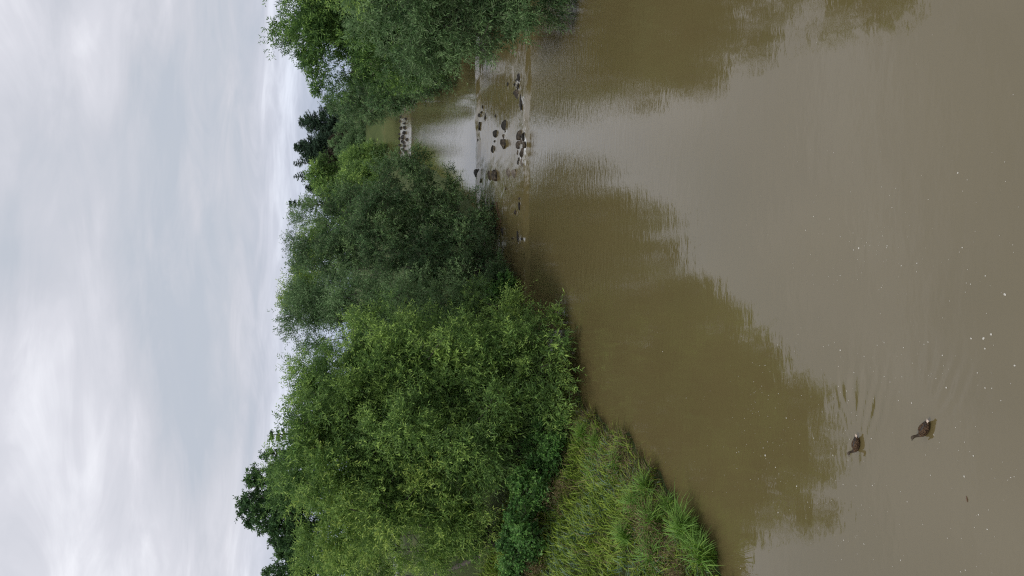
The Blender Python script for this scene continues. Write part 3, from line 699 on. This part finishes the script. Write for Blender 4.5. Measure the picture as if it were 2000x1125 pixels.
# ------------------------------------------------------------------ rocks
ico = None
def rock(label, px, py, ln_px, wd, hgt, mat, W, rz=0, seed=0, group='boulders of the stone ramp', name='boulder', lift=.0, tilt=0.0):
    """ln_px: length across the river in photo pixels; wd, hgt in metres"""
    global ico
    if ico is None or ico[2] != (ln_px < 14):
        import bmesh
        bm = bmesh.new(); bmesh.ops.create_icosphere(bm, subdivisions=2 if ln_px < 14 else 3, radius=1)
        ico = (np.array([v.co[:] for v in bm.verts]), np.array([[v.index for v in f.verts] for f in bm.faces]), ln_px < 14); bm.free()
    V, F, _ = ico; V = V.copy()
    rs = np.random.default_rng(seed + 11)
    for _ in range(13):     # chip flat faces off a ball
        nrm_ = norm(rs.normal(size=3)); dd = rs.uniform(.42, .85)
        h_ = V @ nrm_; V -= np.maximum(h_ - dd, 0)[:, None] * nrm_
    V *= (1 + .07 * vnoise(V + seed, 2.5) + .04 * vnoise(V - seed, 6))[:, None]
    x, y = G(px, py, W)
    zc = math.hypot(y, CAM_Z - W)
    V = V / np.abs(V).max(0) * np.array((ln_px * zc / FPX / 2, wd / 2, hgt))
    o = mesh_obj(name, V, F, M[mat], smooth=False, loc=(x, y, float(Wl(y)) - .12 * hgt + lift))
    o.rotation_euler = (0, tilt, rz)
    return tag(o, label, 'rock', group)
for i, (lb, px, py, l, w, h_, mt) in enumerate(R1):
    Wz = ramp_level(px)
    rock(lb, px, py, l, w, h_ * .8, mt, Wz, rz=rng.uniform(-.3, .3), seed=i, tilt=rng.uniform(-.1, .1))
fr = [(785, 237), (793, 241), (786, 250), (793, 259), (784, 262), (790, 268), (788, 276), (785, 283), (793, 285), (790, 292), (785, 297), (795, 296), (786, 228), (793, 251), (797, 273), (784, 272), (791, 279), (795, 232)]
for i, (px, py) in enumerate(fr):
    Wz = float(np.interp(px, [780, 800], [1.6, .95]))
    rock('small dark wet rock breaking the white water of the far weir', px, py, rng.uniform(6, 11), rng.uniform(.7, 1.2), rng.uniform(.4, .65), 'rock_dark', Wz, rng.uniform(-.3, .3), 60 + i, 'rocks of the far weir')

# driftwood on the ramp
m, t, b = new_mat('driftwood'); M['drift'] = m
t.links.new(ramp(t, noise(t, 12, 5, sc3=(.4, 3, 3)), [(.3, (.09, .045, .03)), (.7, (.22, .12, .08))]), b.inputs['Base Color']); b.inputs['Roughness'].default_value = .7
def stick(label, a, b_, r, W):
    p0 = np.array((*G(*a, W), W + .05)); p1 = np.array((*G(*b_, W), W + .02)); n_ = 8
    s = np.linspace(0, 1, n_)[:, None]; pth = p0 + (p1 - p0) * s; pth[:, 0] += .05 * np.sin(s[:, 0] * 9); pth[:, 2] += .03 * np.sin(s[:, 0] * 5) + Wl(pth[:, 1]) - W
    V, F = tube(pth - p0, np.linspace(r, r * .4, n_), 6)
    tag(mesh_obj('driftwood_stick', V, F, M['drift'], smooth=True, loc=p0), label, 'stick')
stick('long thin reddish stick washed onto the left side of the ramp', (973, 395), (979, 436), .035, .4)
stick('crooked pale branch stranded in the shade under the dark round willow', (973, 452), (978, 438), .04, .4)

# ------------------------------------------------------------------ foam flecks drifting
n = 600
pxs = rng.uniform(1080, 1990, n * 7); pys = rng.uniform(60, 1120, n * 7)
gq = np.array([(*G(a, b_), 0) for a, b_ in zip(pxs, pys)])
w_ = np.clip(.45 + 1.1 * vnoise(gq * np.array((1, .5, 1)), .55), .03, 1.2) * np.exp(-((pxs - 1680) / 260) ** 2) * np.clip((pys - 250) / 250, .05, 1)
k_ = rng.random(n * 7) < w_
pts = [(*G(a, b_), rng.lognormal(-5.02, .42)) for a, b_ in zip(pxs[k_][:n], pys[k_][:n])]
pts += [(*G(a, b_), r_) for a, b_, r_ in [(1963, 575, .024), (1921, 661, .024), (1936, 653, .019), (1897, 661, .016), (1924, 681, .014), (1982, 714, .016), (1841, 694, .015), (1733, 480, .014), (1589, 423, .014), (1765, 679, .013)]]
Vs, Fs, o_ = [], [], 0
for x, y, r_ in pts:
    if x < Lb(y) + .3: continue
    a = np.linspace(0, 2 * np.pi, 6, endpoint=False) + rng.random()
    rad = r_ * rng.uniform(.7, 1.2, 6)
    ring = np.stack((x + np.cos(a) * rad, y + np.sin(a) * rad * 1.1, np.full(6, .004)), -1)
    Vs.append(np.concatenate((ring, [[x, y, .004 + r_ * .45]]))); Fs.append(np.array([[q, (q + 1) % 6, 6] for q in range(6)]) + o_); o_ += 7
m, t, b = new_mat('foam'); b.inputs['Base Color'].default_value = (.5, .48, .42, 1); b.inputs['Roughness'].default_value = .9
tag(mesh_obj('foam_flecks', np.concatenate(Vs), np.concatenate(Fs), m, smooth=True), kind='stuff')

# a floating twig
x, y = G(1890, 975)
V, F = tube([(-.05, 0, .005), (0, .01, .012), (.05, .03, .006)], [.006, .008, .003], 5)
tag(mesh_obj('floating_twig', V, F, M['drift'], loc=(x, y, 0)), 'tiny dark twig floating alone on the brown water near the bottom right', 'twig')

# ------------------------------------------------------------------ mallards
m, t, b = new_mat('mottled_feathers'); M['feather'] = m
tcn = t.nodes.new('ShaderNodeTexCoord'); mp = t.nodes.new('ShaderNodeMapping'); mp.inputs['Scale'].default_value = (1, 1.6, 1.3); t.links.new(tcn.outputs['Object'], mp.inputs[0])
vo = t.nodes.new('ShaderNodeTexVoronoi'); vo.inputs['Scale'].default_value = 38; t.links.new(mp.outputs[0], vo.inputs['Vector'])
col = ramp(t, vo.outputs['Distance'], [(.0, (.016, .011, .008)), (.42, (.028, .018, .012)), (.66, (.13, .08, .045)), (.8, (.045, .028, .018))])
t.links.new(col, b.inputs['Base Color']); b.inputs['Roughness'].default_value = .8; b.inputs['Specular IOR Level'].default_value = .12
m, t, b = new_mat('head_feathers'); M['head'] = m
t.links.new(ramp(t, noise(t, 60, 4), [(.35, (.03, .022, .014)), (.65, (.08, .055, .033))]), b.inputs['Base Color']); b.inputs['Roughness'].default_value = .75
def flat(name, c, r=.6):
    m, t, b = new_mat(name); t.links.new(ramp(t, noise(t, 30, 4), [(.3, tuple(x * .75 for x in c)), (.7, c)]), b.inputs['Base Color']); b.inputs['Roughness'].default_value = r; return m
M['dark_wing'] = flat('dark_wing', (.035, .024, .017)); M['buff'] = flat('buff_tail', (.62, .50, .40)); M['bill'] = flat('bill', (.05, .045, .03), .4); M['eye'] = flat('eye', (.006, .006, .006), .15)
def duck(label, xy, hd, s):
    root = empty('duck', (xy[0], xy[1], 0), hd); root.scale = (s, s, s); tag(root, label, 'duck', 'mallards swimming on the river')
    # spine: tail -> body -> breast -> neck -> head
    sp = np.array([(-.215, 0, .075), (-.19, 0, .07), (-.14, 0, .06), (-.07, 0, .052), (0, 0, .05), (.07, 0, .052), (.12, 0, .06), (.15, 0, .085), (.168, 0, .12), (.178, 0, .155), (.186, 0, .185), (.20, 0, .206), (.222, 0, .212), (.243, 0, .206), (.254, 0, .20)])
    hw = np.array([.006, .03, .062, .088, .095, .088, .068, .045, .031, .026, .026, .031, .032, .022, .008])
    hh = np.array([.004, .018, .042, .066, .075, .072, .062, .045, .031, .026, .027, .032, .03, .02, .007])
    # resample smoothly
    k = np.arange(len(sp)); kk = np.linspace(0, len(sp) - 1, 43)
    def cr(a):
        a = np.asarray(a, float); i = np.clip(kk.astype(int), 0, len(a) - 2); f = kk - i
        ap = np.concatenate((a[:1], a, a[-1:]));
        p0, p1, p2, p3 = ap[i], ap[i + 1], ap[i + 2], ap[np.minimum(i + 3, len(ap) - 1)]
        if a.ndim > 1: f = f[:, None]
        return .5 * (2 * p1 + (p2 - p0) * f + (2 * p0 - 5 * p1 + 4 * p2 - p3) * f ** 2 + (3 * p1 - p0 - 3 * p2 + p3) * f ** 3)
    S, Wd, Hd = cr(sp), cr(hw), cr(hh)
    tn = norm(np.gradient(S, axis=0)); side = np.tile((0, 1.0, 0), (len(S), 1)); upv = np.cross(tn, side); upv *= np.sign(upv[:, 2] * tn[:, 0] + 1e-6)[:, None] if False else -1
    upv = np.cross(side, tn) * -1
    a = np.linspace(0, 2 * np.pi, 16, endpoint=False)
    V = S[:, None] + side[:, None] * (np.cos(a)[None, :, None] * Wd[:, None, None]) + upv[:, None] * (np.sin(a)[None, :, None] * Hd[:, None, None])
    n_, k_ = len(S), 16
    i = np.arange(n_ - 1)[:, None] * k_; j = np.arange(k_)[None]
    F = np.stack((i + j, i + (j + 1) % k_, i + k_ + (j + 1) % k_, i + k_ + j), -1).reshape(-1, 4)
    body = mesh_obj('body', V.reshape(-1, 3), [F], [M['feather'], M['head']], root, smooth=True)
    mi = np.repeat((np.arange(n_ - 1) > 21).astype(np.int32), k_)
    body.data.polygons.foreach_set('material_index', mi)
    def ell(name, c, r, mat, rot=(0, 0, 0), n1=12, n2=8):
        th = np.linspace(0, np.pi, n2)[:, None]; ph = np.linspace(0, 2 * np.pi, n1, endpoint=False)[None]
        V = np.stack((np.cos(th) + 0 * ph, np.sin(th) * np.cos(ph), np.sin(th) * np.sin(ph)), -1)
        return V
    def blob(name, c, r, mat, rot=(0, 0, 0), shape=None):
        V = ell(name, c, r, mat).copy()
        if shape: V = shape(V)
        V = V.reshape(-1, 3) * np.array(r)
        i = np.arange(7)[:, None] * 12; j = np.arange(12)[None]
        F = np.stack((i + j, i + 12 + j, i + 12 + (j + 1) % 12, i + (j + 1) % 12), -1).reshape(-1, 4)
        o = mesh_obj(name, V, F, mat, root, smooth=True, loc=c); o.rotation_euler = rot; return o
    def taper(V):
        V = V.copy(); k = np.clip((V[..., 0:1] + 1) / 1.3, .12, 1) ** .8; V[..., 1:] *= k; return V
    for sy in (-1, 1):
        blob('wing', (-.045, sy * .055, .085), (.15, .040, .040), M['feather'], (sy * -.35, -.03, sy * .10), taper)
        blob('wing_tip', (-.155, sy * .022, .105), (.055, .012, .010), M['dark_wing'], (0, .12, sy * .15), taper)
        blob('tail_feather', (-.212, sy * .016, .083), (.045, .012, .006), M['buff'], (0, .25, sy * -.25))
        blob('eye', (.228, sy * .0285, .218), (.0045, .003, .0045), M['eye'])
    blob('back', (-.04, 0, .112), (.13, .030, .022), M['dark_wing'], (0, .04, 0), taper)
    blob('tail', (-.20, 0, .086), (.05, .028, .008), M['buff'], (0, .25, 0))
    blob('bill', (.272, 0, .196), (.030, .012, .007), M['bill'], (0, .22, 0))
duck('mottled brown duck swimming farther right, in the plain brown water', DUCKS[0][0], DUCKS[0][1], DUCKS[0][2])
duck('mottled brown duck nearer the grassy bank, trailing a fan of ripples', DUCKS[1][0], DUCKS[1][1], DUCKS[1][2])
print('leaves', sum(n for _, n in TREE_LOG), TREE_LOG)
tot = sum(len(o.data.polygons) * (2 if len(o.data.polygons) and o.data.polygons[0].loop_total == 4 else 1) for o in C.objects if o.type == 'MESH')
print({o.name: len(o.data.polygons) for o in C.objects if o.type == 'MESH' and len(o.data.polygons) > 60000})
print('triangles about', tot)
